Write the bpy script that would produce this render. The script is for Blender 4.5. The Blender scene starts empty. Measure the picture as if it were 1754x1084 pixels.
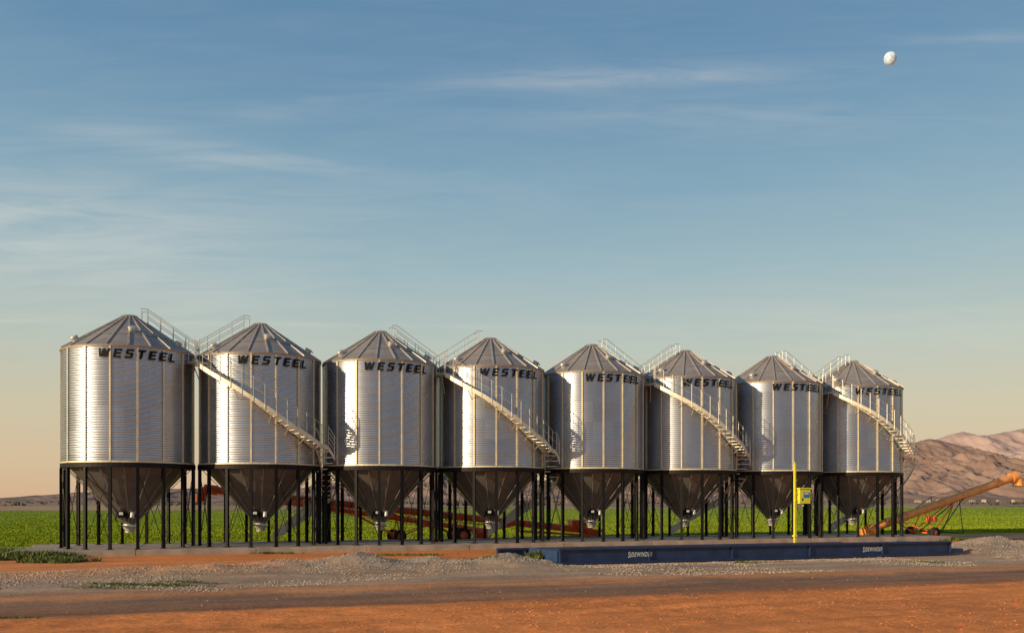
import bpy, bmesh, math, random
import numpy as np
from mathutils import Vector, Matrix
random.seed(4); rng=np.random.default_rng(7)
S=bpy.context.scene
COL=S.collection
F=1500.0; CX=877.0; HY=857.0; CH=2.3
PHI=math.radians(18.94); CU,SU=math.cos(PHI),math.sin(PHI)
def uv2xy(u,v): return (u*CU-v*SU, u*SU+v*CU)
def xy2uv(x,y): return (x*CU+y*SU, -x*SU+y*CU)

# ---------------------------------------------------------------- materials
def mat(name,col,rough=.6,metal=0.0,var=.15,vscale=3.0,bump=0.0,bscale=20.0,col2=None,coord='Object',stretch=(1,1,1),spec=.5):
    m=bpy.data.materials.new(name); m.use_nodes=True
    nt=m.node_tree; N=nt.nodes; L=nt.links; b=N['Principled BSDF']
    b.inputs['Roughness'].default_value=rough; b.inputs['Metallic'].default_value=metal
    b.inputs['Specular IOR Level'].default_value=spec
    tc=N.new('ShaderNodeTexCoord'); mp=N.new('ShaderNodeMapping'); mp.inputs['Scale'].default_value=stretch
    L.new(tc.outputs[coord],mp.inputs['Vector'])
    n=N.new('ShaderNodeTexNoise'); n.inputs['Scale'].default_value=vscale; n.inputs['Detail'].default_value=6
    L.new(mp.outputs[0],n.inputs['Vector'])
    r=N.new('ShaderNodeValToRGB'); L.new(n.outputs['Fac'],r.inputs[0])
    c2=col2 if col2 else tuple(min(1,c*(1+var)) for c in col)
    c1=tuple(c*(1-var) for c in col)
    r.color_ramp.elements[0].position=.3; r.color_ramp.elements[0].color=(*c1,1)
    r.color_ramp.elements[1].position=.7; r.color_ramp.elements[1].color=(*c2,1)
    L.new(r.outputs[0],b.inputs['Base Color'])
    if bump>0:
        n2=N.new('ShaderNodeTexNoise'); n2.inputs['Scale'].default_value=bscale; n2.inputs['Detail'].default_value=5
        L.new(mp.outputs[0],n2.inputs['Vector'])
        bp=N.new('ShaderNodeBump'); bp.inputs['Strength'].default_value=bump; bp.inputs['Distance'].default_value=.02
        L.new(n2.outputs['Fac'],bp.inputs['Height']); L.new(bp.outputs[0],b.inputs['Normal'])
    return m
def wall_mat():
    m=mat('galvanised_sheet',(.47,.51,.565),.34,.98,.04,1.2)
    nt=m.node_tree;N=nt.nodes;L=nt.links;b=N['Principled BSDF']
    tc=N.new('ShaderNodeTexCoord'); sp=N.new('ShaderNodeSeparateXYZ'); L.new(tc.outputs['Object'],sp.inputs[0])
    at=N.new('ShaderNodeMath'); at.operation='ARCTAN2'; L.new(sp.outputs[1],at.inputs[0]); L.new(sp.outputs[0],at.inputs[1])
    d=N.new('ShaderNodeMath'); d.operation='MULTIPLY'; d.inputs[1].default_value=8/math.pi; L.new(at.outputs[0],d.inputs[0])
    fl=N.new('ShaderNodeMath'); fl.operation='FLOOR'; L.new(d.outputs[0],fl.inputs[0])
    z=N.new('ShaderNodeMath'); z.operation='MULTIPLY'; z.inputs[1].default_value=1/1.0; L.new(sp.outputs[2],z.inputs[0])
    fz=N.new('ShaderNodeMath'); fz.operation='FLOOR'; L.new(z.outputs[0],fz.inputs[0])
    oi=N.new('ShaderNodeObjectInfo')
    cb=N.new('ShaderNodeCombineXYZ'); L.new(fl.outputs[0],cb.inputs[0]); L.new(fz.outputs[0],cb.inputs[1]); L.new(oi.outputs['Random'],cb.inputs[2])
    wn=N.new('ShaderNodeTexWhiteNoise'); L.new(cb.outputs[0],wn.inputs['Vector'])
    mr=N.new('ShaderNodeMapRange'); mr.inputs[3].default_value=.94; mr.inputs[4].default_value=1.05; L.new(wn.outputs['Value'],mr.inputs[0])
    old=b.inputs['Base Color'].links[0].from_socket
    vm=N.new('ShaderNodeVectorMath'); vm.operation='SCALE'; L.new(old,vm.inputs[0]); L.new(mr.outputs[0],vm.inputs['Scale'])
    L.new(vm.outputs[0],b.inputs['Base Color'])
    mr2=N.new('ShaderNodeMapRange'); mr2.inputs[3].default_value=.32; mr2.inputs[4].default_value=.36; L.new(wn.outputs['Value'],mr2.inputs[0])
    L.new(mr2.outputs[0],b.inputs['Roughness'])
    return m
M_wall=wall_mat()
M_stiff=mat('galvanised_stiffener',(.70,.61,.42),.5,.35,.12)
M_roof=mat('weathered_roof_sheet',(.33,.295,.265),.5,.4,.15,1.2)
M_rib=mat('roof_rib',(.44,.39,.34),.5,.45,.15)
M_galv=mat('galvanised_steel',(.52,.51,.47),.45,.5,.15,6)
M_string=mat('galvanised_stringer',(.78,.72,.56),.5,.3,.15,3)
M_foot_lit=mat('sunlight_tinted_galvanised',(.86,.84,.74),.55,.05,.08,3)  # near-white base colour stands in for sunlight on the shaded lower flight
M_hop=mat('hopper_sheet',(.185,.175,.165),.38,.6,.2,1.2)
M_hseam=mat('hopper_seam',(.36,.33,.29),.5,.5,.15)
M_black=mat('black_painted_steel',(.006,.006,.007),.6,0,.3,8,spec=.25)
M_letter=mat('black_lettering',(.006,.006,.007),.6,0,.2,spec=.2)
M_white=mat('white_paint',(.75,.75,.72),.5,0,.08)
M_conc=mat('concrete',(.34,.27,.215),.9,0,.25,1.5,.5,14)
M_navy=mat('navy_paint',(.010,.026,.085),.42,0,.3,2.5,.1,6)
M_deck=mat('navy_deck',(.02,.05,.13),.5,0,.3,2)
M_yel=mat('yellow_paint',(.72,.66,.04),.5,0,.1,5)
M_blue=mat('blue_label',(.03,.16,.45),.5,0,.1)
M_red=mat('red_paint',(.95,.16,.05),.5,0,.2,3)
M_org=mat('faded_orange_paint',(.92,.36,.09),.5,0,.15,2)
M_rub=mat('tyre_rubber',(.02,.02,.02),.9,0,.2)
M_stone=mat('gravel_stone',(.40,.32,.25),.95,0,.35,1.2,coord='Object')
M_clod=mat('dirt_clod',(.62,.22,.075),.95,0,.3,1.0)
M_leaf=mat('weed_leaf',(.07,.12,.02),.8,0,.4,4,col2=(.17,.20,.04))
M_crop=mat('crop_leaf',(.20,.26,.012),.8,0,.15,.10,col2=(.29,.36,.018),spec=.1)
M_tree=mat('far_tree_leaf',(.08,.075,.045),.9,0,.3,.05)
M_hwall=mat('house_wall',(.40,.35,.30),.8,0,.1)
M_hroof=mat('house_roof',(.22,.15,.11),.8,0,.1)
M_glass=mat('dark_window',(.03,.03,.04),.2,0,.1)

# ---------------------------------------------------------------- mesh builder
class MB:
    def __init__(s): s.v=[]; s.f=[]; s.m=[]; s.sm=[]
    def add(s,vs,fs,mi=0,sm=False):
        o=len(s.v); s.v+= [tuple(p) for p in vs]
        for f in fs: s.f.append([i+o for i in f]); s.m.append(mi); s.sm.append(sm)
    def box(s,c,d,mi=0,R=None):
        hx,hy,hz=d[0]/2,d[1]/2,d[2]/2; c=Vector(c)
        vs=[Vector((x,y,z)) for x in(-hx,hx) for y in(-hy,hy) for z in(-hz,hz)]
        if R is not None: vs=[R@p for p in vs]
        s.add([c+p for p in vs],[(0,1,3,2),(4,6,7,5),(0,4,5,1),(2,3,7,6),(0,2,6,4),(1,5,7,3)],mi)
    def tube(s,a,b,r,mi=0,n=6,r2=None,caps=True):
        a=Vector(a);b=Vector(b);d=b-a
        if d.length<1e-6: return
        q=d.to_track_quat('Z','Y'); r2=r if r2 is None else r2
        vs=[]
        for k in range(n):
            t=2*math.pi*k/n; vs.append(a+q@Vector((r*math.cos(t),r*math.sin(t),0)))
        for k in range(n):
            t=2*math.pi*k/n; vs.append(b+q@Vector((r2*math.cos(t),r2*math.sin(t),0)))
        s.add(vs,[(k,(k+1)%n,n+(k+1)%n,n+k) for k in range(n)],mi,n>6)
        if caps: s.add(vs,[tuple(range(n-1,-1,-1)),tuple(range(n,2*n))],mi)
    def beam(s,a,b,w,h,mi=0):
        a=Vector(a);b=Vector(b);d=b-a; x=d.normalized(); up=Vector((0,0,1))
        if abs(x.dot(up))>.98: up=Vector((0,1,0))
        y=up.cross(x).normalized(); z=x.cross(y)
        R=Matrix((x,y,z)).transposed(); s.box((a+b)/2,(d.length,w,h),mi,R)
    def poly(s,pts,r,mi=0,n=6):
        for a,b in zip(pts[:-1],pts[1:]): s.tube(a,b,r,mi,n)
    def lathe(s,prof,n,mi=0,sm=True,c=(0,0,0),a0=0,a1=2*math.pi):
        full=abs(a1-a0-2*math.pi)<1e-6; m=n if full else n+1; vs=[]
        for r,z in prof:
            for k in range(m):
                t=a0+(a1-a0)*k/n; vs.append((c[0]+r*math.cos(t),c[1]+r*math.sin(t),c[2]+z))
        fs=[]
        for j in range(len(prof)-1):
            for k in range(n):
                k2=(k+1)%m; fs.append((j*m+k,j*m+k2,(j+1)*m+k2,(j+1)*m+k))
        s.add(vs,fs,mi,sm)
    def wheel(s,c,r,w,mi=0,mi2=1,ax='y'):
        prof=[(r*.55,-w/2),(r*.92,-w/2),(r,-w*.3),(r,w*.3),(r*.92,w/2),(r*.55,w/2)]
        n=20
        for P,m_ in((prof,mi),([(0.01,-w*.3),(r*.55,-w*.35),(r*.55,w*.35),(.01,w*.3)],mi2)):
            vs=[]
            for rr,z in P:
                for k in range(n):
                    t=2*math.pi*k/n; vs.append((c[0]+rr*math.cos(t),c[1]+z,c[2]+rr*math.sin(t)))
            s.add(vs,[(j*n+k,j*n+(k+1)%n,(j+1)*n+(k+1)%n,(j+1)*n+k) for j in range(len(P)-1) for k in range(n)],m_,True)
    def obj(s,name,mats,parent=None,loc=None,bevel=0):
        me=bpy.data.meshes.new(name); me.from_pydata(s.v,[],s.f)
        for m in mats: me.materials.append(m)
        me.polygons.foreach_set('material_index',s.m); me.polygons.foreach_set('use_smooth',s.sm); me.update()
        ob=bpy.data.objects.new(name,me); COL.objects.link(ob)
        if parent: ob.parent=parent
        if loc is not None: ob.location=loc
        if bevel:
            b=ob.modifiers.new('b','BEVEL'); b.width=bevel; b.segments=2; b.limit_method='ANGLE'
        return ob
def empty(name,loc,rz=0,label=None,cat=None,group=None):
    e=bpy.data.objects.new(name,None); COL.objects.link(e); e.location=loc; e.rotation_euler=(0,0,rz); e.empty_display_size=.3
    if label: e['label']=label
    if cat: e['category']=cat
    if group: e['group']=group
    return e
def text_mesh(txt,bold,shear,width,height,space=1.06):
    cu=bpy.data.curves.new('t','FONT'); cu.body=txt; cu.size=1; cu.offset=bold; cu.shear=shear; cu.space_character=space
    t=bpy.data.objects.new('t',cu); COL.objects.link(t)
    dg=bpy.context.evaluated_depsgraph_get(); me=bpy.data.meshes.new_from_object(t.evaluated_get(dg))
    bpy.data.objects.remove(t)
    bm=bmesh.new(); bm.from_mesh(me); xs=[v.co.x for v in bm.verts]; ys=[v.co.y for v in bm.verts]
    x0,x1,y0,y1=min(xs),max(xs),min(ys),max(ys)
    for v in bm.verts:
        v.co.x=((v.co.x-x0)/(x1-x0)-.5)*width; v.co.y=((v.co.y-y0)/(y1-y0)-.5)*height
    return bm
def block_text(txt,width,height,shear):
    sv,sh=.28,.20
    G={'E':(.80,[(0,0,sv,1),(sv,0,.80,sh),(sv,.5-sh/2,.72,.5+sh/2),(sv,1-sh,.80,1)]),
       'L':(.76,[(0,0,sv,1),(sv,0,.76,sh)]),
       'T':(.84,[(.28,0,.28+sv,1-sh),(0,1-sh,.84,1)]),
       'S':(.84,[(0,0,.84-.06,sh),(.84-sv,sh,.84,.5-sh/2+.02),(.05,.5-sh/2+.02,.80,.5+sh/2-.02),(0,.5+sh/2-.02,sv,1-sh),(.06,1-sh,.84,1)])}
    bm=bmesh.new(); x=0; gap=.40; q=[]
    for ch in txt:
        if ch=='W':
            w=1.30; t=.25
            for a,b in ((0,.28),(.53,.28+.02),(.53,.80),(1.05,.80+.02)):
                q.append([(x+b,0),(x+b+t,0),(x+a+t,1),(x+a,1)])
            x+=w+gap
        else:
            w,rs=G[ch]
            for r in rs: q.append([(x+r[0],r[1]),(x+r[2],r[1]),(x+r[2],r[3]),(x+r[0],r[3])])
            x+=w+gap
    tot=x-gap
    for k,f in enumerate(q):
        bm.faces.new([bm.verts.new(((a/tot-.5)*width+(b-.5)*height*shear,(b-.5)*height,0)) for a,b in f])
    return bm

# ---------------------------------------------------------------- silo
R=2.72; ZB=3.66; ZE=8.58; ZP=10.33   # local heights above the pad
PADZ=.25
X0,Y0,DX,DY=-17.16,39.3,5.347,1.835
def pol(r,a,z):
    t=math.radians(a); return Vector((r*math.sin(t),-r*math.cos(t),z))
def build_silo():
    root=empty('grain_silo',(X0,Y0,PADZ),PHI)
    mb=MB(); prof=[]; pitch=.1045; nr=int((ZE-ZB)/pitch)
    for k in range(nr*4+1):
        z=ZB+(ZE-ZB)*k/(nr*4); prof.append((R+.012*math.sin(2*math.pi*k/4),z))
    mb.lathe(prof,112,0,True)
    for k in range(16):
        a=(k+.5)*22.5
        p=pol(R+.03,a,(ZB+ZE)/2); rot=Matrix.Rotation(math.radians(a),3,'Z')
        mb.box(p,(.065,.05,ZE-ZB-.02),1,rot)
    for z in (ZB+.02,ZE-.03): mb.lathe([(R+.0,z-.04),(R+.045,z-.04),(R+.045,z+.04),(R,z+.04)],80,1,False)
    mb.obj('wall',[M_wall,M_stiff],root)
    mb=MB(); RO=R+.08; zt=ZP-.10
    nseg=80
    sl=(ZP-.1-ZE)/(RO-.32)
    mb.lathe([(RO-.01,ZE-.05),(RO,ZE),(RO*.66,ZE+sl*(RO*.34)),(.32,zt)],nseg,0,False)
    for k in range(20):
        a=k*18+4
        mb.beam(pol(RO+.01,a,ZE+.02),pol(.32,a,zt+.03),.06,.06,1)
    mb.lathe([(RO*.66+.03,ZE+sl*(RO*.34)-.0),(RO*.66,ZE+sl*(RO*.34)+.03),(RO*.66-.05,ZE+sl*(RO*.34)+.04)],60,1,False)
    roof=mb.obj('roof',[M_roof,M_rib],root)
    mb=MB(); mb.lathe([(.34,zt-.02),(.34,zt+.05),(.36,zt+.06),(.30,zt+.10),(.02,zt+.14)],24,0,False)
    mb.obj('roof_cap',[M_rib],roof)
    for a,rr_ in ((8,1.6),(-62,2.3),(62,2.3)):
        mb=MB(); z=ZE+sl*(RO-rr_)
        p=pol(rr_,a,z); ax=Vector((p.x,p.y,0)).normalized()*.5+Vector((0,0,.86)); ax.normalize()
        mb.tube(p-ax*.05,p+ax*.16,.15,0,14); mb.tube(p+ax*.16,p+ax*.21,.18,0,14,.14)
        mb.beam(p+ax*.1+Vector((.15,0,0)),p+ax*.1+Vector((.24,0,-.08)),.04,.04)
        mb.obj('roof_vent',[M_galv],roof)
    mb=MB(); mb.lathe([(R-.12,ZB-.20),(R+.07,ZB-.20),(R+.07,ZB-.005),(R-.12,ZB-.005),(R-.12,ZB-.20)],80,0,False)
    mb.obj('ring_beam',[M_black],root)
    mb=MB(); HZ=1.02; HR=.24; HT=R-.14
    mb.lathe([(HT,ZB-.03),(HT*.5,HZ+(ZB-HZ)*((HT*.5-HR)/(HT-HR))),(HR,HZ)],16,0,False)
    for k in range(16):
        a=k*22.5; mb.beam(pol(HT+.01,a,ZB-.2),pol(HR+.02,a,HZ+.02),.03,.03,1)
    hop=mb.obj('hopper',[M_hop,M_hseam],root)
    mb=MB(); mb.lathe([(HR,HZ),(HR+.03,HZ-.02),(HR+.03,HZ-.2),(HR-.05,HZ-.28),(HR-.05,HZ-.4)],20,0,True)
    mb.box((0,-.05,HZ-.1),(.62,.75,.05),0); mb.tube((-.25,-.42,HZ-.1),(.25,-.42,HZ-.1),.02,0)
    mb.lathe([(.13,-.015),(.17,0),(.13,.015)],16,1,True,(-.3,-.42,HZ-.1))
    mb.obj('hopper_outlet',[M_galv,M_black],hop)
    mb=MB(); mb.box((-.28,-.72,HZ+.42),(.26,.16,.30),0); mb.box((-.28,-.81,HZ+.46),(.16,.02,.12),1)
    mb.tube((-.05,-.62,HZ+.6),(-.05,-.72,HZ+.2),.06,0,8); mb.tube((.16,-.66,HZ+.52),(.16,-.72,HZ+.28),.09,1,10); mb.beam((-.44,-.68,HZ+.5),(-.52,-.72,HZ+.2),.06,.05,0)
    mb.box((-.05,-.5,HZ+.34),(.7,.3,.05),0)
    mb.obj('gate_control_box',[M_black,M_white],hop,bevel=.008)
    mb=MB(); H=ZB-.21
    mb.box((0,0,H/2),(.05,.11,H)); mb.box((0,-.055,H/2),(.12,.016,H)); mb.box((0,.055,H/2),(.12,.016,H)); mb.box((0,0,.01),(.24,.24,.02))
    lm=None
    for k in range(16):
        a=(k+.5)*22.5
        if lm is None: o=mb.obj('leg',[M_black],root); lm=o.data
        else:
            o=bpy.data.objects.new('leg',lm); COL.objects.link(o); o.parent=root
        o.location=pol(R+.02,a,0); o.rotation_euler=(0,0,math.radians(a))
    mb=MB()
    for k in range(16):
        a=(k+.5)*22.5; b=a+22.5
        if k%2==0:
            mb.tube(pol(R,a,.25),pol(R,b,H-.15),.014,0,5); mb.tube(pol(R,b,.25),pol(R,a,H-.15),.014,0,5)
    mb.obj('cross_bracing',[M_black],root)
    # lettering
    bm=block_text('WESTEEL',3.26,.37,.22)
    x=-2.2
    while x<2.4:
        bmesh.ops.bisect_plane(bm,geom=bm.verts[:]+bm.edges[:]+bm.faces[:],plane_co=(x,0,0),plane_no=(1,0,0)); x+=.08
    rl=R+.066
    for v in bm.verts:
        s=v.co.x/rl; z=ZE-.36+v.co.y; v.co=Vector((rl*math.sin(s),-rl*math.cos(s),z))
    me=bpy.data.meshes.new('lettering'); bm.to_mesh(me); me.materials.append(M_letter)
    lt=bpy.data.objects.new('lettering',me); COL.objects.link(lt); lt.parent=root
    mb=MB(); sl2=sl
    def rp(r,y,h): return Vector((r,y,ZE+sl2*(RO-r)+h))
    ra,rb=.75,RO+.10
    for y in(-.32,.32):
        for h in (.05,.36,.68): mb.tube(rp(ra,y,h),rp(rb,y,h),.015,0,6)
        for k in range(5):
            r=ra+(rb-ra)*k/4; mb.tube(rp(r,y,.02),rp(r,y,.68),.015,0,6)
    for k in range(14):
        r=ra+(rb-ra)*k/13; mb.tube(rp(r,-.32,.06),rp(r,.32,.06),.014,0,6)
    for y in (-.32,.32):
        mb.tube(rp(ra,y,.68),rp(ra-.25,y,.5),.015,0,6); mb.tube(rp(ra-.25,y,.5),rp(ra-.25,y,.03),.015,0,6)
        mb.tube(rp(rb,y,.68),rp(rb+.02,y,-.5),.015,0,6)
    mb.obj('roof_railing',[M_galv],root)
    return root
root0=build_silo()
LAB=['galvanised corrugated hopper silo on black legs, sunlit hopper, concrete pad',
 'galvanised corrugated hopper silo on black legs wrapped by a steel staircase',
 'galvanised corrugated hopper silo on black legs with a roof ladder']
silos=[root0]
kids=[o for o in bpy.data.objects if o.parent is not None]
for i in range(1,8):
    mp={}
    r=root0.copy(); COL.objects.link(r); mp[root0]=r; silos.append(r)
    for o in kids:
        c=o.copy(); COL.objects.link(c); mp[o]=c
    for o in kids:
        mp[o].parent=mp[o.parent]
    r.location=(X0+DX*i,Y0+DY*i,PADZ)
    for o in r.children:
        n=o.name.split('.')[0]
        if n=='roof_railing' and i%2==1: o.rotation_euler=(0,0,math.pi)
for i,r in enumerate(silos):
    r['label']=LAB[0] if i==0 else (LAB[1] if i%2 else LAB[2]); r['category']='grain silo'; r['group']='row of grain silos on the pad'
    for o in r.children:
        if o.name.split('.')[0]=='lettering': o.rotation_euler=(0,0,math.radians(31.0-2.3*i-18.94))

# ---------------------------------------------------------------- staircase
def stair_z(a):
    return float(np.interp(a,[-62,-22,24,50,58,100,125,165],[8.15,6.87,5.12,4.42,4.38,2.25,1.55,.06]))
def build_stair():
    root=empty('spiral_staircase',(X0+DX,Y0+DY,PADZ),PHI)
    ri,ro=R+.10,R+.64
    rout=lambda a: ro+.20*max(0,min(1,(a-52)/16))*max(0,min(1,(150-a)/30))
    A=[-58+ (165+58)*k/90 for k in range(91)]
    for side_ in (0,1):
        mb=MB()
        for a,b in zip(A[:-1],A[1:]):
            ra=ri if side_==0 else rout(a); rb=ri if side_==0 else rout(b)
            p=pol(ra,a,stair_z(a)); q=pol(rb,b,stair_z(b))
            w=.015; h=.21; mi=0
            if a>58: h=.18; mi=1  # lower flight takes the paler steel with sunlight painted into its colour
            if a>118: h=.40
            n=Vector((p.x,p.y,0)).normalized()*w
            vs=[p-n,p+n,p+n+Vector((0,0,h)),p-n+Vector((0,0,h))]
            n2=Vector((q.x,q.y,0)).normalized()*w
            vs+=[q-n2,q+n2,q+n2+Vector((0,0,h)),q-n2+Vector((0,0,h))]
            mb.add(vs,[(0,4,5,1),(1,5,6,2),(2,6,7,3),(3,7,4,0)],mi)
        mb.obj('stringer',[M_string,M_foot_lit],root)
    mb=MB(); nt=44
    for k in range(nt):
        a=-57+(164+57)*k/(nt-1); z=stair_z(a)+.10; r2=rout(a)
        rot=Matrix.Rotation(math.radians(a),3,'Z')
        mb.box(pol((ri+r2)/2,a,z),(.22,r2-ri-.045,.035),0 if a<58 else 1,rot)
    mb.obj('tread',[M_string,M_foot_lit],root)
    mb=MB()
    for h in (.52,.95):
        mb.poly([pol(rout(a)+.02,a,stair_z(a)+.1+h) for a in A[::2] if a<60],.013,0,6)
    B=[a for a in A if a>56]
    for h in (.28,.5,.72,.95):
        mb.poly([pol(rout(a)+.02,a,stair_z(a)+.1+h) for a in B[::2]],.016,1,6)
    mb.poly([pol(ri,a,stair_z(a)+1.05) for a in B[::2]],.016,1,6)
    for k in range(28):
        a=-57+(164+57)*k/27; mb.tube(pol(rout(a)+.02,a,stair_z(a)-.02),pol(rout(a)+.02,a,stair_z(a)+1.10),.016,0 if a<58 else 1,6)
    for k in range(9):
        a=-50+110*k/8
        mb.tube(pol(ro,a,stair_z(a)+.02),pol(R+.03,a,stair_z(a)-.40),.018,0,6)
    mb.obj('handrail',[M_galv,M_foot_lit],root)
    mb=MB()
    z=8.20
    aa=[-58,-63,-68,-73,-78]
    for a,b in zip(aa[:-1],aa[1:]):
        ps=[pol(ri-.05,a,z),pol(ro+.05-.0,a,z),pol(ro+.05,b,z),pol(ri-.05,b,z)]
        lo=[p-Vector((0,0,.09)) for p in ps]
        mb.add(ps+lo,[(0,1,2,3),(7,6,5,4),(1,5,6,2),(0,3,7,4),(0,4,5,1),(3,2,6,7)],0)
    for h in(.45,.9): mb.poly([pol(ro+.03,a,z+h) for a in aa],.014,0,6)
    for a in aa[::2]: mb.tube(pol(ro+.03,a,z-.1),pol(ro+.03,a,z+.95),.017,0,6)
    mb.tube(pol(ri,-70,z-.9),pol(ro,-62,z-.05),.025,0,6)
    for s in(-70,-79): mb.tube(pol(R+.14,s,z),pol(R+.14,s,z+1.1),.016,0,6)
    for k in range(4): mb.tube(pol(R+.14,-70,z+.15+k*.25),pol(R+.14,-79,z+.15+k*.25),.012,0,5)
    mb.obj('landing_platform',[M_galv],root)
    return root
st0=build_stair()
sk=[o for o in st0.children]
stairs=[st0]
for i in (3,5,7):
    r=st0.copy(); COL.objects.link(r); r.location=(X0+DX*i,Y0+DY*i,PADZ); stairs.append(r)
    for o in sk:
        c=o.copy(); COL.objects.link(c); c.parent=r
for r in stairs:
    r['label']='galvanised steel staircase with handrail winding down a silo'; r['category']='staircase'; r['group']='staircases winding around the silos'

# ---------------------------------------------------------------- noise
def vnoise(x,y,seed=0):
    xi=np.floor(x).astype(np.int64); yi=np.floor(y).astype(np.int64); fx=x-xi; fy=y-yi
    fx=fx*fx*(3-2*fx); fy=fy*fy*(3-2*fy)
    def h(a,b):
        n=(a*374761393+b*668265263+seed*1442695041)&0xffffffff
        n=((n^(n>>13))*1274126177)&0xffffffff
        return ((n^(n>>16))&0xffff)/65535.0
    return (h(xi,yi)*(1-fx)+h(xi+1,yi)*fx)*(1-fy)+(h(xi,yi+1)*(1-fx)+h(xi+1,yi+1)*fx)*fy
def fbm(x,y,o=4,seed=0):
    t=0;a=.5
    for k in range(o): t=t+a*vnoise(x*2**k+k*17.3,y*2**k-k*9.1,seed+k); a*=.5
    return t/(1-.5**o)
U0,V0=xy2uv(X0,Y0)
def gheight(x,y):
    u=x*CU+y*SU; v=-x*SU+y*CU
    near=np.clip((70-np.abs(y))/20,0,1)*np.clip((75-np.abs(x))/20,0,1)
    g=lambda a,c,w: np.exp(-((a-c)/w)**2)
    rough=.03+.045*(v<18.8)
    h=.05*(fbm(x*.35,y*.35,4,3)-.5)+rough*(fbm(x*2.2,y*2.2,3,5)-.5)
    berm=g(v,29.6,1.7)*(1/(1+np.exp((u-11.3)*2.2)))*(1/(1+np.exp(-(u+2)*.5)))
    h=h+berm*(.62*fbm(x*.6,y*.6,4,11)**1.5+.10)
    b2=g(v,30.2,1.9)*(1/(1+np.exp(-(u-31.2)*2)))
    h=h+b2*(.70*fbm(x*.6,y*.6,4,12)**1.4+.15)
    h=h+g(v,26.4,1.2)*.20*fbm(x*.45,y*.45,4,21)**1.5
    h=h-.03*(g(v,20.0,.28)+g(v,21.6,.28))+.03*(g(v,19.0,.3)+g(v,22.9,.35))
    vv=v+.5*np.sin(u*.13)
    h=h-.03*(g(vv,13.0,.2)+g(vv,14.9,.2)+g(v-.05*u,16.4,.18)+g(v-.05*u,18.0,.18))
    pad=np.clip((v-37.6)/1.0,0,1)*np.clip((48-v)/1,0,1)
    sc=np.clip((v-28.4)/.3,0,1)*np.clip((32.6-v)/.3,0,1)*np.clip((u-11.4)/.4,0,1)*np.clip((30.9-u)/.4,0,1)
    return h*near*(1-.8*pad)*(1-.8*sc)
def lines(a,b,step,far,ratio=1.13):
    c=list(np.arange(a,b,step)); s=step; x=a; L=[]
    while x>-far: s*=ratio; x-=s; L.append(x)
    s=step; x=c[-1]; Rr=[]
    while x<far: s*=ratio; x+=s; Rr.append(x)
    return np.array(L[::-1]+c+Rr)
xs=lines(-24,28,.12,9000); ys=lines(12,42,.10,9000)
XX,YY=np.meshgrid(xs,ys); ZZ=gheight(XX,YY)
def grid_obj(name,XX,YY,ZZ,m,smooth=True):
    ny,nx=XX.shape
    co=np.stack([XX,YY,ZZ],-1).reshape(-1,3)
    idx=np.arange(ny*nx).reshape(ny,nx)
    q=np.stack([idx[:-1,:-1],idx[:-1,1:],idx[1:,1:],idx[1:,:-1]],-1).reshape(-1,4)
    me=bpy.data.meshes.new(name); me.vertices.add(len(co)); me.vertices.foreach_set('co',co.ravel())
    me.loops.add(q.size); me.loops.foreach_set('vertex_index',q.ravel()); me.polygons.add(len(q))
    me.polygons.foreach_set('loop_start',np.arange(0,q.size,4)); me.polygons.foreach_set('loop_total',np.full(len(q),4))
    me.polygons.foreach_set('use_smooth',np.full(len(q),smooth)); me.update(); me.validate()
    me.materials.append(m); ob=bpy.data.objects.new(name,me); COL.objects.link(ob); return ob
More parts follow.
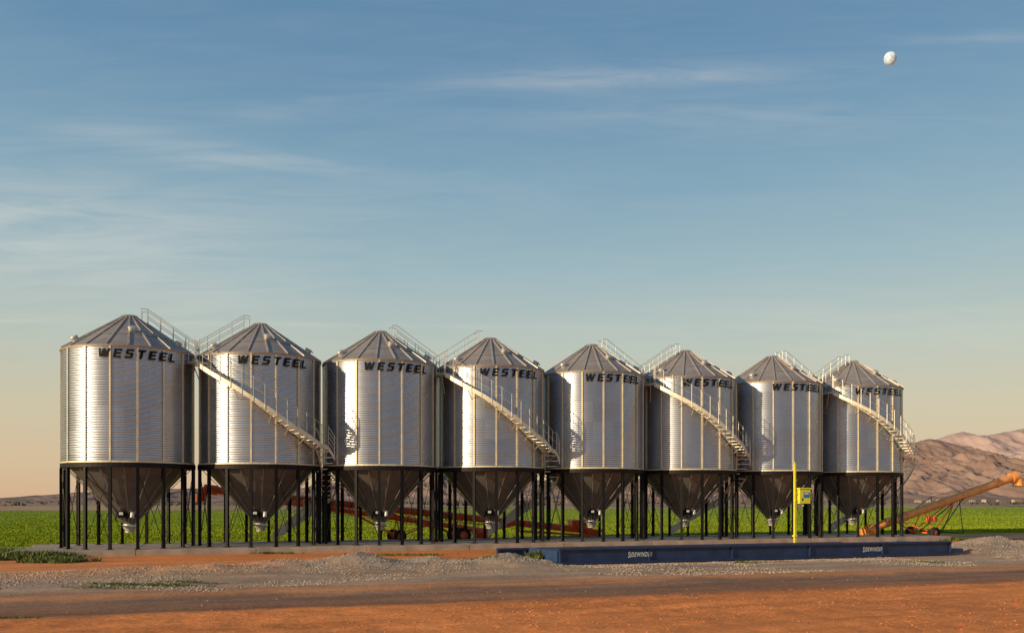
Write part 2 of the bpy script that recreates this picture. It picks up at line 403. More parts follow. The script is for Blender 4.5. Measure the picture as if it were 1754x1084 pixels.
def ground_mat():
    m=bpy.data.materials.new('ground_soil'); m.use_nodes=True; nt=m.node_tree;N=nt.nodes;L=nt.links;b=N['Principled BSDF']
    b.inputs['Roughness'].default_value=.95; b.inputs['Specular IOR Level'].default_value=.15
    tc=N.new('ShaderNodeTexCoord'); P=tc.outputs['Object']
    dot=N.new('ShaderNodeVectorMath'); dot.operation='DOT_PRODUCT'; dot.inputs[1].default_value=(-SU,CU,0); L.new(P,dot.inputs[0])
    dotu=N.new('ShaderNodeVectorMath'); dotu.operation='DOT_PRODUCT'; dotu.inputs[1].default_value=(CU,SU,0); L.new(P,dotu.inputs[0])
    def noise(s,d=5,vec=P,r=.5):
        n=N.new('ShaderNodeTexNoise'); n.inputs['Scale'].default_value=s; n.inputs['Detail'].default_value=d; n.inputs['Roughness'].default_value=r; L.new(vec,n.inputs['Vector']); return n.outputs['Fac']
    def math_(op,a,b_):
        n=N.new('ShaderNodeMath'); n.operation=op
        for i,x in enumerate((a,b_)):
            if isinstance(x,(int,float)): n.inputs[i].default_value=x
            else: L.new(x,n.inputs[i])
        return n.outputs[0]
    mp=N.new('ShaderNodeMapping'); mp.vector_type='POINT'; mp.inputs['Rotation'].default_value=(0,0,-PHI); L.new(P,mp.inputs['Vector'])
    mp2=N.new('ShaderNodeMapping'); mp2.inputs['Scale'].default_value=(.12,1.1,1); L.new(mp.outputs[0],mp2.inputs['Vector'])
    w=math_('MULTIPLY',math_('SUBTRACT',noise(.25,4),.5),2.4)
    w2=math_('MULTIPLY',math_('SUBTRACT',noise(2.5,6,r=.7),.5),1.0)
    v=math_('ADD',math_('ADD',dot.outputs['Value'],w),w2)
    f=math_('DIVIDE',v,60.0)
    r=N.new('ShaderNodeValToRGB'); L.new(f,r.inputs[0]); cr=r.color_ramp
    O=(.78,.27,.082); O2=(.66,.27,.11); RD=(.27,.165,.11); G=(.44,.32,.225)
    st=[(0,O),(18.6,O),(19.3,(.32,.155,.085)),(21.9,RD),(22.6,(.60,.27,.12)),(25.3,G),(28.3,(.48,.31,.19)),(29.8,O2),(38,O),(46.6,O),(47.4,(.20,.28,.02)),(60,(.21,.30,.02))]
    while len(cr.elements)<len(st): cr.elements.new(.5)
    for e,(p,c) in zip(cr.elements,st): e.position=p/60; e.color=(*c,1)
    # grey gravel spoil heap past the end of the scale and just before it
    def band(val,a,b_,c_,d_):
        m1=N.new('ShaderNodeMapRange'); m1.inputs[1].default_value=a; m1.inputs[2].default_value=b_; L.new(val,m1.inputs[0])
        m3=N.new('ShaderNodeMapRange'); m3.inputs[1].default_value=c_; m3.inputs[2].default_value=d_; m3.inputs[3].default_value=1; m3.inputs[4].default_value=0; L.new(val,m3.inputs[0])
        return math_('MULTIPLY',m1.outputs[0],m3.outputs[0])
    hv=band(v,27.8,28.4,32.2,33.0)
    hu=math_('MAXIMUM',band(dotu.outputs['Value'],30.4,31.2,60,70),band(dotu.outputs['Value'],0,4,11.0,11.8))
    mg=N.new('ShaderNodeMix'); mg.data_type='RGBA'; L.new(math_('MULTIPLY',hv,hu),mg.inputs[0]); L.new(r.outputs[0],mg.inputs[6]); mg.inputs[7].default_value=(.42,.315,.235,1)
    mr=N.new('ShaderNodeMapRange'); mr.inputs[1].default_value=222; mr.inputs[2].default_value=228; L.new(dot.outputs['Value'],mr.inputs[0])
    mx=N.new('ShaderNodeMix'); mx.data_type='RGBA'; L.new(mr.outputs[0],mx.inputs[0]); L.new(mg.outputs[2],mx.inputs[6])
    fr=N.new('ShaderNodeValToRGB'); L.new(noise(.01,6),fr.inputs[0]); fr.color_ramp.elements[0].color=(.20,.15,.09,1); fr.color_ramp.elements[1].color=(.50,.33,.20,1); fr.color_ramp.elements[0].position=.4; fr.color_ramp.elements[1].position=.6
    L.new(fr.outputs[0],mx.inputs[7])
    n1=noise(.9,8,mp2.outputs[0],.65); n2=noise(9,8,r=.75); n3=noise(.22,5,r=.6)
    a=N.new('ShaderNodeMapRange'); a.inputs[1].default_value=.3;a.inputs[2].default_value=.7;a.inputs[3].default_value=.66; a.inputs[4].default_value=1.24; L.new(n1,a.inputs[0])
    a2=N.new('ShaderNodeMapRange'); a2.inputs[1].default_value=.3;a2.inputs[2].default_value=.7;a2.inputs[3].default_value=.66; a2.inputs[4].default_value=1.26; L.new(n2,a2.inputs[0])
    a3=N.new('ShaderNodeMapRange'); a3.inputs[1].default_value=.3;a3.inputs[2].default_value=.7;a3.inputs[3].default_value=.80; a3.inputs[4].default_value=1.14; L.new(n3,a3.inputs[0])
    vm=N.new('ShaderNodeVectorMath'); vm.operation='SCALE'; L.new(mx.outputs[2],vm.inputs[0]); L.new(math_('MULTIPLY',math_('MULTIPLY',a.outputs[0],a3.outputs[0]),a2.outputs[0]),vm.inputs['Scale'])
    L.new(vm.outputs[0],b.inputs['Base Color'])
    bp=N.new('ShaderNodeBump'); bp.inputs['Strength'].default_value=.9; bp.inputs['Distance'].default_value=.06
    vo=N.new('ShaderNodeTexNoise'); vo.inputs['Scale'].default_value=6; vo.inputs['Detail'].default_value=8; vo.inputs['Roughness'].default_value=.75; L.new(P,vo.inputs['Vector'])
    L.new(vo.outputs['Fac'],bp.inputs['Height']); L.new(bp.outputs[0],b.inputs['Normal'])
    return m
g=grid_obj('ground',XX,YY,ZZ,ground_mat()); g['kind']='structure'; g['label']='orange desert dirt with gravel strip and farm track'

ua,ub=U0-4.3,U0+7*5.653+4.2; va,vb=V0-3.25,V0+3.25
c=uv2xy((ua+ub)/2,(va+vb)/2)
mbp=MB(); nsl=10
for k in range(nsl):
    w=(ub-ua)/nsl; mbp.box(((k+.5)*w-(ub-ua)/2,0,-.05),(w-.02,vb-va,.6))
padob=mbp.obj('concrete_pad',[M_conc],bevel=.02); padob.location=(c[0],c[1],0); padob.rotation_euler=(0,0,PHI); padob['kind']='structure'
padob['label']='long concrete foundation pad under the silos'
mb=MB(); tu=np.linspace(ub+.6,ub+60,40)
for k in range(39):
    a=[uv2xy(tu[k],39.2),uv2xy(tu[k+1],39.2),uv2xy(tu[k+1],43.6),uv2xy(tu[k],43.6)]
    mb.add([(p[0],p[1],.045) for p in a],[(0,1,2,3)])
M_track=mat('dark_track',(.12,.08,.06),.95,0,.25,.8,.5,8)
o=mb.obj('farm_road',[M_track]); o['kind']='structure'; o['label']='dark packed farm road beside the field'

# ---------------------------------------------------------------- scatter helpers
def scatter_mesh(name,verts,tris,m,label):
    me=bpy.data.meshes.new(name); me.vertices.add(len(verts)); me.vertices.foreach_set('co',verts.astype(np.float32).ravel())
    n=len(tris); me.loops.add(n*3); me.loops.foreach_set('vertex_index',tris.astype(np.int32).ravel()); me.polygons.add(n)
    me.polygons.foreach_set('loop_start',np.arange(0,n*3,3)); me.polygons.foreach_set('loop_total',np.full(n,3)); me.update(); me.validate()
    me.materials.append(m); ob=bpy.data.objects.new(name,me); COL.objects.link(ob); ob['kind']='stuff'; ob['label']=label; return ob
def stones(name,x,y,s,m,label,sink=.25):
    n=len(x); base=np.array([[1,0,0],[0,1,0],[-1,0,0],[0,-1,0],[0,0,.8],[0,0,-.8]],float)
    tr=np.array([[0,1,4],[1,2,4],[2,3,4],[3,0,4],[1,0,5],[2,1,5],[3,2,5],[0,3,5]])
    V=base[None]*s[:,None,None]*rng.uniform(.55,1.25,(n,6,3)); a=rng.uniform(0,6.28,n); ca,sa=np.cos(a)[:,None],np.sin(a)[:,None]
    X=V[:,:,0]*ca-V[:,:,1]*sa; Y=V[:,:,0]*sa+V[:,:,1]*ca
    z=gheight(x,y)+s*sink
    P=np.stack([X+x[:,None],Y+y[:,None],V[:,:,2]+z[:,None]],-1).reshape(-1,3)
    T=(tr[None]+(np.arange(n)*6)[:,None,None]).reshape(-1,3)
    return scatter_mesh(name,P,T,m,label)
def sample(n,v0,v1,u0=-30,u1=60):
    u=rng.uniform(u0,u1,n); v=rng.uniform(v0,v1,n); x=u*CU-v*SU; y=u*SU+v*CU
    k=(np.abs(x)<.62*y+1)&(y>13.5); return x[k],y[k]
x,y=sample(70000,23.4,32.2,-8,46); u=x*CU+y*SU; v=-x*SU+y*CU
k=((fbm(x*.5,y*.5,3,31)+.10*rng.random(len(x))-.25*np.abs((v-26.8)/3.2)**3>.48)|((np.abs(v-29.9)<1.9)&((u>31)|(u<11.5))&(rng.random(len(x))<.8)))&~((v>28.6)&(u>11.6)&(u<30.8)); x,y=x[k],y[k]
stones('gravel',x,y,.007+.036*rng.random(len(x))**2.6,M_stone,'grey loose gravel and small rocks')
x,y=sample(22000,9,19.0,0,40); x2,y2=sample(12000,31,39,-10,40); x3,y3=sample(1500,19.2,24,-10,40)
x=np.concatenate([x,x2,x3]); y=np.concatenate([y,y2,y3]); k=fbm(x*.5,y*.5,3,41)>.45; x,y=x[k],y[k]
stones('dirt_clods',x,y,.005+.026*rng.random(len(x))**4,M_clod,'small orange dirt clods',sink=.0)
def blades(name,x,y,h,m,label,nb=4,wid=.12,spread=.5,z=None):
    n=len(x); z=gheight(x,y) if z is None else z; P=[];
    for b in range(nb):
        a=rng.uniform(0,6.28,n); ln=rng.uniform(.1,spread,n)*h; w=wid*h*rng.uniform(.5,1.3,n); ox=rng.uniform(-.4,.4,n)*h; oy=rng.uniform(-.4,.4,n)*h
        hh=h*rng.uniform(.55,1.1,n)
        a2=a+rng.uniform(1,2,n)
        p0=np.stack([x+ox-np.cos(a2)*w,y+oy-np.sin(a2)*w,z-.02],-1); p1=np.stack([x+ox+np.cos(a2)*w,y+oy+np.sin(a2)*w,z-.02],-1)
        pm=np.stack([x+ox+np.cos(a)*ln,y+oy+np.sin(a)*ln,z+hh],-1)
        P.append(np.stack([p0,p1,pm],1))
    V=np.concatenate(P,0).reshape(-1,3); T=np.arange(len(V)).reshape(-1,3)
    return scatter_mesh(name,V,T,m,label)
n=120000; yy=1/rng.uniform(1/290.,1/44.,n); xx=rng.uniform(-.66,.66,n)*yy; v=-xx*SU+yy*CU
k=(v>47.6+1.2*fbm(xx*.3,yy*.3,2,9))&(v<222); xx,yy=xx[k],yy[k]
blades('crop',xx,yy,.075+.0002*yy,M_crop,'bright green low crop covering the field',3,.7,.9)
def patch(cx,cy,rx,ry,n):
    a=rng.normal(0,.45,(n,2)); return cx+a[:,0]*rx,cy+a[:,1]*ry
def P2W(px,py,z=0): 
    Y=F*(CH-z)/(py-HY); return ((px-CX)/F*Y,Y)
xs_,ys_,hs_=[],[],[]
for px,py,rx,ry,n,h in ((40,956,1.7,1.0,900,.28),(95,962,1.1,.7,450,.20),(5,950,1.2,1.3,500,.28),(250,1004,1.9,.35,400,.06),(180,1008,1.2,.3,150,.05),(932,962,.5,.5,260,.34),(560,962,1.2,.4,120,.08),(690,950,2,.5,120,.1),(1650,925,2.5,.8,260,.2),(330,1000,1.0,.2,120,.05),(1275,966,.5,.3,60,.1),(20,1060,.8,.15,60,.05),(470,948,1.2,.2,80,.12),(830,968,1.2,.4,60,.09),(1600,965,1.5,.4,50,.1)):
    cx,cy=P2W(px,py); a,b=patch(cx,cy,rx,ry,n); xs_.append(a);ys_.append(b);hs_.append(h*rng.uniform(.5,1.2,n))
x=np.concatenate(xs_);y=np.concatenate(ys_)
blades('weeds',x,y,np.concatenate(hs_),M_leaf,'low green weeds growing by the pad',6,.22,1.1)

# ---------------------------------------------------------------- truck scale
us,ue=xy2uv(1.72,31.0)[0],xy2uv(18.4,37.1)[0]; vs_=28.8; L_=ue-us
c=uv2xy((us+ue)/2,vs_)
sc=empty('truck_scale',(c[0],c[1],0),PHI,'long navy steel truck scale platform with raised side beams','truck scale')
def side(name,xa,xb,y,par,h=.58):
    mb=MB(); zb=.03
    cx=(xa+xb)/2; l=xb-xa
    mb.box((cx,y+.05,zb+h/2),(l,.05,h-.1)); mb.box((cx,y,zb+h-.04),(l,.20,.08)); mb.box((cx,y,zb+.04),(l,.22,.08))
    n=max(2,int(l/3)); 
    for k in range(n+1):
        x=xa+.03+(l-.06)*k/n; mb.box((x,y+.0,zb+h/2),(.05,.12,h-.16))
    for k in range(n*5): mb.box((xa+.3+(l-.6)*k/(n*5-1),y-.108,zb+h-.04),(.03,.01,.03))
    return mb.obj(name,[M_navy],par,bevel=.006)
side('side_beam',-L_/2,L_/2,.1,sc)
side('side_beam',-L_/2-1.3,L_/2-3.0,3.25,sc,.44)
mb=MB()
for k in range(5):
    w=L_/5; mb.box((-L_/2+(k+.5)*w,1.68,.42),(w-.03,2.85,.06))
    for j in range(6): mb.box((-L_/2+(k+.5)*w,.55+j*.45,.30),(w-.2,.08,.16))
    mb.box((-L_/2+(k+.02)*w,1.68,.15),(.2,2.9,.26)); 
mb.box((-L_/2-.02,1.66,.3),(.05,2.9,.4)); mb.box((L_/2-.03,1.66,.3),(.05,2.9,.4))
mb.obj('deck',[M_deck],sc,bevel=.006)
mb=MB(); mb.box((L_/2+.35,.35,.2),(.7,.5,.16),0); mb.obj('end_bumper',[M_navy],sc,bevel=.02)
for px in (1098,1497):
    t=(px-CX)/F
    Yp=vs_/(CU-t*SU); up=xy2uv(t*Yp,Yp)[0]-(us+ue)/2
    w=.98
    bm=text_mesh('SIDEWINDER',.004,.28,w,.17,1.22)
    for v in bm.verts:
        if v.co.x<-w*.39: v.co.y*=1.3
    me=bpy.data.meshes.new('lettering')
    bm.transform(Matrix.Translation((up,.068,.33))@Matrix.Rotation(math.pi/2,4,'X')); bm.to_mesh(me); me.materials.append(M_white)
    o=bpy.data.objects.new('lettering',me); COL.objects.link(o); o.parent=sc

# ---------------------------------------------------------------- yellow post with control box
px_,py_=12.4,38.4
po=empty('control_post',(px_,py_,0),PHI,'yellow steel post holding a small electrical box','post')
mb=MB(); mb.box((0,0,1.95),(.085,.085,3.9)); mb.box((0,0,.02),(.4,.4,.04)); mb.tube((0,0,3.9),(0,0,4.0),.02)
mb.box((.0,-.0,.75),(.16,.16,.08)); mb.tube((.06,-.03,.1),(.06,-.03,2.2),.012)
mb.obj('pole',[M_yel],po,bevel=.008)
mb=MB(); mb.box((.40,-.06,2.48),(.56,.26,.62)); mb.box((.40,-.06,2.83),(.64,.34,.06)); mb.box((.05,-.06,2.6),(.2,.05,.05)); mb.box((.05,-.06,2.3),(.2,.05,.05)); mb.tube((.4,-.05,2.17),(.4,-.05,2.05),.03)
bx=mb.obj('electrical_box',[M_yel],po,bevel=.01)
mb=MB(); mb.box((.46,-.196,2.55),(.30,.012,.24),0); mb.box((.46,-.204,2.60),(.2,.008,.05),1); mb.box((.25,-.196,2.35),(.04,.02,.12),2)
mb.obj('label_plate',[M_blue,M_white,M_black],bx)

# ---------------------------------------------------------------- augers
def auger(name,A,B,r,m,mframe,label,wheel_t,wheel_r,cat,truss=2.6,K=12,tr=.02,hook=1.0):
    A=Vector(A);B=Vector(B); d=(B-A); dh=Vector((d.x,d.y,0)).normalized(); ang=math.atan2(dh.y,dh.x)
    rt=empty(name,(A.x,A.y,0),ang,label,cat)
    run=math.hypot(d.x,d.y)
    def P(t,y=0,h=0): return Vector((run*t,y,A.z+(B.z-A.z)*t+h))
    mb=MB(); mb.tube(P(0),P(1),r,0,20)
    for k in range(9):
        t=k/8; mb.tube(P(max(0,t-.004)),P(min(1,t+.004)),r*1.12,0,20)
    mb.obj('auger_tube',[m],rt)
    if K:
        mb=MB(); h=r*truss
        t0,t1=.22,.86
        for y in(-r*.6,r*.6):
            mb.tube(P(t0,y,h*.8),P(t1,y,h*.8),tr,0); 
            for k in range(K):
                ta=t0+(t1-t0)*k/K; tb=t0+(t1-t0)*(k+1)/K
                mb.tube(P(ta,y*.6,0),P((ta+tb)/2,y,h*.8),tr*.6,0,5); mb.tube(P((ta+tb)/2,y,h*.8),P(tb,y*.6,0),tr*.6,0,5)
        mb.obj('truss',[mframe],rt)
    mb=MB(); w=run*wheel_t; hw=.85
    for s in(-1,1):
        mb.beam(P(min(.95,wheel_t+.22),s*.12,-.05),(w,s*hw,wheel_r),.06,.06)
        mb.beam(P(wheel_t-.17,s*.12,-.05),(w,s*hw,wheel_r),.06,.06)
        mb.beam(P(wheel_t,s*.1,-.05),(w,s*hw*.95,wheel_r+.02),.045,.045)
    mb.beam((w,-hw,wheel_r),(w,hw,wheel_r),.08,.08)
    und=mb.obj('undercarriage',[mframe],rt)
    for s in(-1,1):
        mb=MB(); mb.wheel((w,s*(hw+.12),wheel_r+.02),wheel_r,.22); mb.obj('wheel',[M_rub,mframe],und)
    mb=MB(); z=.28; 
    vs=[(-.5,-.45,z+.35),(.6,-.45,z+.35),(.6,.45,z+.35),(-.5,.45,z+.35),(-.3,-.2,z-.1),(.45,-.2,z-.1),(.45,.2,z-.1),(-.3,.2,z-.1)]
    mb.add(vs,[(0,1,5,4),(1,2,6,5),(2,3,7,6),(3,0,4,7),(4,5,6,7)])
    mb.box((.0,0,.1),(.5,.5,.08))
    mb.obj('intake_hopper',[m],rt)
    mb=MB(); e=P(1); ax=(P(1)-P(.9)).normalized()
    mb.tube(P(.98),e+ax*.24,r*1.3,0,14); mb.tube(e+ax*.10,e+ax*.25+Vector((.14,0,-.30*hook)),r*1.15,0,12,r*1.25); mb.tube(e+ax*.25+Vector((.14,0,-.25*hook)),e+ax*.2+Vector((.16,0,-.62*hook)),r*1.1,0,12,r*1.35)
    mb.obj('discharge_spout',[m],rt)
    return rt,P
rt,P=auger('red_auger',(4.6,50.6,.55),(-15.2,43.9,2.86),.19,M_red,M_red,'long red grain auger on wheels by the silo legs',.38,.42,'grain auger',truss=-2.0)
mb=MB(); mb.box((.9,0,.95),(.9,.7,.5)); mb.tube((.9,-.5,.9),(.9,.5,.9),.2,0,14); mb.beam((.2,.3,.3),(4.5,.3,.6),.1,.12); mb.beam((.2,-.3,.3),(4.5,-.3,.6),.1,.12)
mb.obj('drive_housing',[M_red],rt,bevel=.03)
rt3,P=auger('red_auger',(-1.6,49.6,.6),(-12.1,46.0,2.25),.14,M_red,M_red,'shorter red transport auger lying behind the silo legs',.45,.35,'grain auger',truss=-2.0,K=8)
rt2,P=auger('orange_auger',(21.3,52.5,.55),(32.3,56.4,3.80),.25,M_org,M_red,'faded orange raised grain auger on a light wheeled frame',.36,.34,'grain auger',truss=-1.6,K=0)
mb=MB(); w=11.5*.40
mb.box((w,-.30,1.2),(.5,.36,.28)); mb.tube((w+.1,-.55,1.2),(w+.1,-.1,1.2),.15,0,14); mb.tube((w-.2,-.35,1.3),(w-.2,-.35,1.6),.03); mb.box((w,-.30,1.03),(.7,.5,.05))
mb.obj('engine',[M_red],rt2,bevel=.03)
mb=MB()
for s in(-1,1):
    mb.tube((w+.2,s*.8,.4),(w+2.8,s*.15,P(.62).z),.03); mb.tube((w+.2,s*.8,.4),(w+2.0,s*.8,.3),.025); mb.tube((w+2.0,s*.8,.3),(w+2.4,s*.12,P(.6).z),.025)
mb.tube(P(.30,0,.2),P(.42,0,.62),.02); mb.tube(P(.42,0,.62),P(.75,0,.2),.012); mb.tube(P(.42,0,.62),P(.42,0,.1),.02)
mb.obj('lift_frame',[M_black],rt2)

# ---------------------------------------------------------------- mountains, trees, houses, moon
def mountain(name,prof,dist,depth,m,label,seed,xr=(-500,2300),rug=1.0):
    px=np.array([p[0] for p in prof],float); hy=np.array([p[1] for p in prof],float)
    X=np.linspace((xr[0]-CX)/F*dist,(xr[1]-CX)/F*dist,1400); Y=np.linspace(dist-depth*.62,dist+depth*.38,160)
    XX,YY=np.meshgrid(X,Y)
    H=(HY-np.interp(XX/dist*F+CX,px,hy))/F*dist+CH
    t=(YY-Y[0])/(Y[-1]-Y[0]); s=dist/21.
    wx=XX+s*1.3*(fbm(XX/s/2,YY/s/2,3,seed+40)-.5)+.35*(YY-dist); wy=YY+s*.9*(fbm(XX/s/2+7,YY/s/2,3,seed+44)-.5)
    rd=lambda a,b,o,sd: 1-np.abs(2*fbm(a,b,o,sd)-1)
    r1=rd(wx/s,wy/(s*2.2),4,seed); r2=rd(wx/(s*.4)+5,wy/(s*.9),4,seed+9); r3=rd(wx/(s*.15)+5,wy/(s*.3),3,seed+19)
    det=.56*r1+.31*r2+.13*r3
    base=np.where(t<.62,np.clip(t/.62,0,1)**1.1,np.clip((1-t)/.38,0,1)**.8)
    amp=.12+.88*base*(1-base)*2.2
    Z=H*(base+rug*amp*(det-.80)*np.minimum(1,base*5))-3
    ob=grid_obj(name,XX,YY,Z,m,True); ob['kind']='structure'; ob['label']=label; return ob
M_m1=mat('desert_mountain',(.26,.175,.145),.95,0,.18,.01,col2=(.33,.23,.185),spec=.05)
M_m2=mat('haze_tinted_mountain',(.42,.31,.28),.95,0,.10,.008,spec=.05)  # distance haze is put into the pale pink base colour
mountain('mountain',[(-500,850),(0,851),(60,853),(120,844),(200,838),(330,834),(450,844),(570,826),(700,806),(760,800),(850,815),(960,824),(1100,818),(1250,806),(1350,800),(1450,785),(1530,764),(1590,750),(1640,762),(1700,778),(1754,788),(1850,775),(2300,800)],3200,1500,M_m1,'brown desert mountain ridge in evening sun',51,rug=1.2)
mountain('far_mountain',[(-500,858),(1300,850),(1450,790),(1560,760),(1610,749),(1650,737),(1690,745),(1754,733),(1850,735),(2300,760)],6200,2600,M_m2,'far mountain range with haze tinted into its pink colour',77,rug=.8)
n=1500; yy=rng.uniform(380,1300,n); xx=rng.uniform(-.66,.66,n)*yy
k=fbm(xx/90,yy/90,2,5)>.47; xx,yy=xx[k],yy[k]; n=len(xx)
base=np.array([[1,0,0],[0,1,0],[-1,0,0],[0,-1,0],[0,0,1],[0,0,-1]],float); tr=np.array([[0,1,4],[1,2,4],[2,3,4],[3,0,4],[1,0,5],[2,1,5],[3,2,5],[0,3,5]])
cl=rng.integers(2,6,n); VV=[];TT=[];c_=0
for i in range(n):
    s=rng.uniform(.5,1.5)
    for j in range(cl[i]):
        o=np.array([xx[i]+rng.normal(0,s),yy[i]+rng.normal(0,s*.5),rng.uniform(.2,.9)*s]); VV.append(base*s*rng.uniform(.4,.9)*rng.uniform(.6,1.3,(6,3))+o); TT.append(tr+c_); c_+=6
scatter_mesh('far_scrub',np.concatenate(VV),np.concatenate(TT),M_tree,'dark desert scrub and far-off trees')
hpx=[(1572,1060),(1590,1200),(1612,1080),(1640,1140),(1665,1200),(1690,1090),(1712,1220),(1741,1140),(1070,1020),(1098,1040),(975,1050),(1210,1100)]
hm=None
for px,Y in hpx:
    X=(px-CX)/F*Y
    if hm is None:
        mb=MB(); mb.box((0,0,1.5),(11,7,3.0),0)
        mb.add([(-6,-4,3),(6,-4,3),(6,4,3),(-6,4,3),(-5,0,4.6),(5,0,4.6)],[(0,1,5,4),(2,3,4,5),(1,2,5),(3,0,4),(3,2,1,0)],1)
        for x in(-3.6,3.4): mb.box((x,-3.51,1.7),(1.5,.06,1.2),2)
        mb.box((0,-3.51,1.1),(1.1,.06,2.2),2)
        o=mb.obj('house',[M_hwall,M_hroof,M_glass]); hm=o.data
    else:
        o=bpy.data.objects.new('house',hm); COL.objects.link(o)
    o.location=(X,Y,0); o.rotation_euler=(0,0,random.uniform(-.5,.5)); s=random.uniform(.6,1.0); o.scale=(s,s,random.uniform(.8,1.1))
    o['label']='small pale single-storey house beyond the field'; o['category']='house'; o['group']='houses beyond the green field'
me=bpy.data.meshes.new('moon'); bm=bmesh.new(); bmesh.ops.create_uvsphere(bm,u_segments=64,v_segments=40,radius=1); 
for f in bm.faces: f.smooth=True
bm.to_mesh(me); D=9000.; 
M_moon=mat('moon_rock',(.50,.63,.84),1,0,.08,1.6,col2=(.68,.85,1.0),spec=0)
for nd in M_moon.node_tree.nodes:
    if nd.type=='VALTORGB': nd.color_ramp.elements[0].position=.40; nd.color_ramp.elements[1].position=.56
me.materials.append(M_moon)
mo=bpy.data.objects.new('moon',me); COL.objects.link(mo); mo.location=((1525-CX)/F*D,D,(HY-101)/F*D+CH); mo.scale=(62,62,68); mo.rotation_euler=(0,math.radians(-15),0)
mo['kind']='structure'; mo['label']='pale gibbous moon'; 

# ---------------------------------------------------------------- world, sun, camera
EL=math.radians(14.5); AZ=math.radians(56)
sd=Vector((-math.sin(AZ)*math.cos(EL),-math.cos(AZ)*math.cos(EL),math.sin(EL)))
w=bpy.data.worlds.new('World'); S.world=w; w.use_nodes=True; nt=w.node_tree;N=nt.nodes;L=nt.links; bg=N['Background']
sky=N.new('ShaderNodeTexSky'); sky.sky_type='NISHITA'; sky.sun_disc=False; sky.sun_elevation=EL; sky.sun_rotation=math.radians(180+56); sky.air_density=1.2; sky.dust_density=2.0
tc=N.new('ShaderNodeTexCoord'); sp=N.new('ShaderNodeSeparateXYZ'); L.new(tc.outputs['Generated'],sp.inputs[0])
rp=N.new('ShaderNodeValToRGB'); L.new(sp.outputs[2],rp.inputs[0]); cr=rp.color_ramp
def lin(c): return tuple(((x/255+.055)/1.055)**2.4 if x>10 else x/3294 for x in c)
st=[(0,(226,186,148)),(.04,(222,196,160)),(.10,(212,201,172)),(.17,(190,200,188)),(.25,(160,187,195)),(.34,(130,168,190)),(.44,(102,146,180)),(.56,(84,129,167)),(1,(60,100,148))]
while len(cr.elements)<len(st): cr.elements.new(.5)
for e,(p,c) in zip(cr.elements,st): e.position=p; e.color=(*lin(c),1)
sc_=N.new('ShaderNodeVectorMath'); sc_.operation='SCALE'; sc_.inputs['Scale'].default_value=.10; L.new(sky.outputs[0],sc_.inputs[0])
mx=N.new('ShaderNodeMix'); mx.data_type='RGBA'; mx.inputs[0].default_value=.85; L.new(sc_.outputs[0],mx.inputs[6]); L.new(rp.outputs[0],mx.inputs[7])
def M2(op,a,b_=None):
    n=N.new('ShaderNodeMath'); n.operation=op
    for i,x in enumerate((a,b_)):
        if x is None: continue
        if isinstance(x,(int,float)): n.inputs[i].default_value=x
        else: L.new(x,n.inputs[i])
    return n.outputs[0]
ya=M2('MAXIMUM',sp.outputs[1],.05)
tx=M2('DIVIDE',sp.outputs[0],ya); tz=M2('DIVIDE',sp.outputs[2],ya)
cb=N.new('ShaderNodeCombineXYZ'); L.new(tx,cb.inputs[0]); L.new(tz,cb.inputs[1])
mp=N.new('ShaderNodeMapping'); mp.inputs['Scale'].default_value=(5.0,42,1); mp.inputs['Rotation'].default_value=(0,0,math.radians(-2)); L.new(cb.outputs[0],mp.inputs['Vector'])
cn=N.new('ShaderNodeTexNoise'); cn.inputs['Scale'].default_value=1.0; cn.inputs['Detail'].default_value=10; cn.inputs['Roughness'].default_value=.6; cn.inputs['Distortion'].default_value=1.0; L.new(mp.outputs[0],cn.inputs['Vector'])
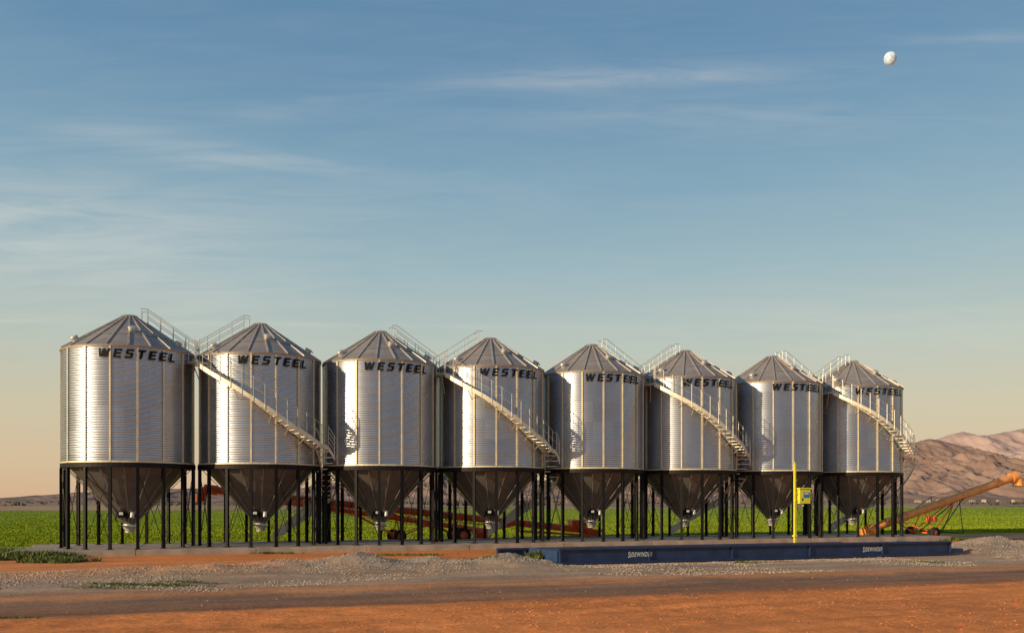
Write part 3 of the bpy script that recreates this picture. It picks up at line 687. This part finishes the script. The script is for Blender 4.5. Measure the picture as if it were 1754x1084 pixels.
cm=N.new('ShaderNodeMapRange'); cm.interpolation_type='SMOOTHSTEP'; cm.inputs[1].default_value=.15; cm.inputs[2].default_value=.80; L.new(cn.outputs['Fac'],cm.inputs[0])
tot=None
for (cx,cy,rx,ry,a,sl_) in ((1080,134,250,22,.28,-.02),(930,142,120,9,.14,0),(1170,128,160,12,.10,.03),(370,268,100,18,.34,.04),(500,282,140,15,.20,.05),(195,228,120,18,.25,.03),(1690,66,150,10,.12,-.04),(140,430,360,120,.32,.1),(1200,205,330,30,.15,0),(250,553,560,4,.22,.01),(60,360,200,40,.14,.1),(1450,560,500,60,.14,0),(560,180,170,16,.12,-.12),(650,340,300,30,.10,-.03)):
    X_=M2('DIVIDE',M2('SUBTRACT',tx,(cx-CX)/F),rx/F)
    zc=M2('SUBTRACT',M2('SUBTRACT',tz,(HY-cy)/F),M2('MULTIPLY',M2('SUBTRACT',tx,(cx-CX)/F),-sl_))
    Z_=M2('DIVIDE',zc,ry/F)
    q=M2('MULTIPLY',M2('EXPONENT',M2('MULTIPLY',M2('ADD',M2('MULTIPLY',X_,X_),M2('MULTIPLY',Z_,Z_)),-1.0)),a)
    tot=q if tot is None else M2('ADD',tot,q)
fac=M2('MULTIPLY',M2('ADD',tot,.05),cm.outputs[0])
m2=N.new('ShaderNodeMix'); m2.data_type='RGBA'; L.new(fac,m2.inputs[0]); L.new(mx.outputs[2],m2.inputs[6]); m2.inputs[7].default_value=(*lin((232,226,214)),1)
L.new(m2.outputs[2],bg.inputs[0]); bg.inputs[1].default_value=1.0
sl=bpy.data.lights.new('sun','SUN'); sl.energy=5; sl.angle=math.radians(.6); sl.color=(1,.76,.47); so=bpy.data.objects.new('sun',sl); COL.objects.link(so); so.rotation_euler=sd.to_track_quat('Z','Y').to_euler()
cam=bpy.data.cameras.new('camera'); co=bpy.data.objects.new('camera',cam); COL.objects.link(co); co.location=(0,0,CH); co.rotation_euler=(math.pi/2,0,0)
cam.sensor_width=36; cam.lens=F/1754*36; cam.shift_y=(HY-542)/1754; cam.clip_end=40000; S.camera=co
S.view_settings.view_transform='Standard'; S.view_settings.look='None'; S.view_settings.exposure=0
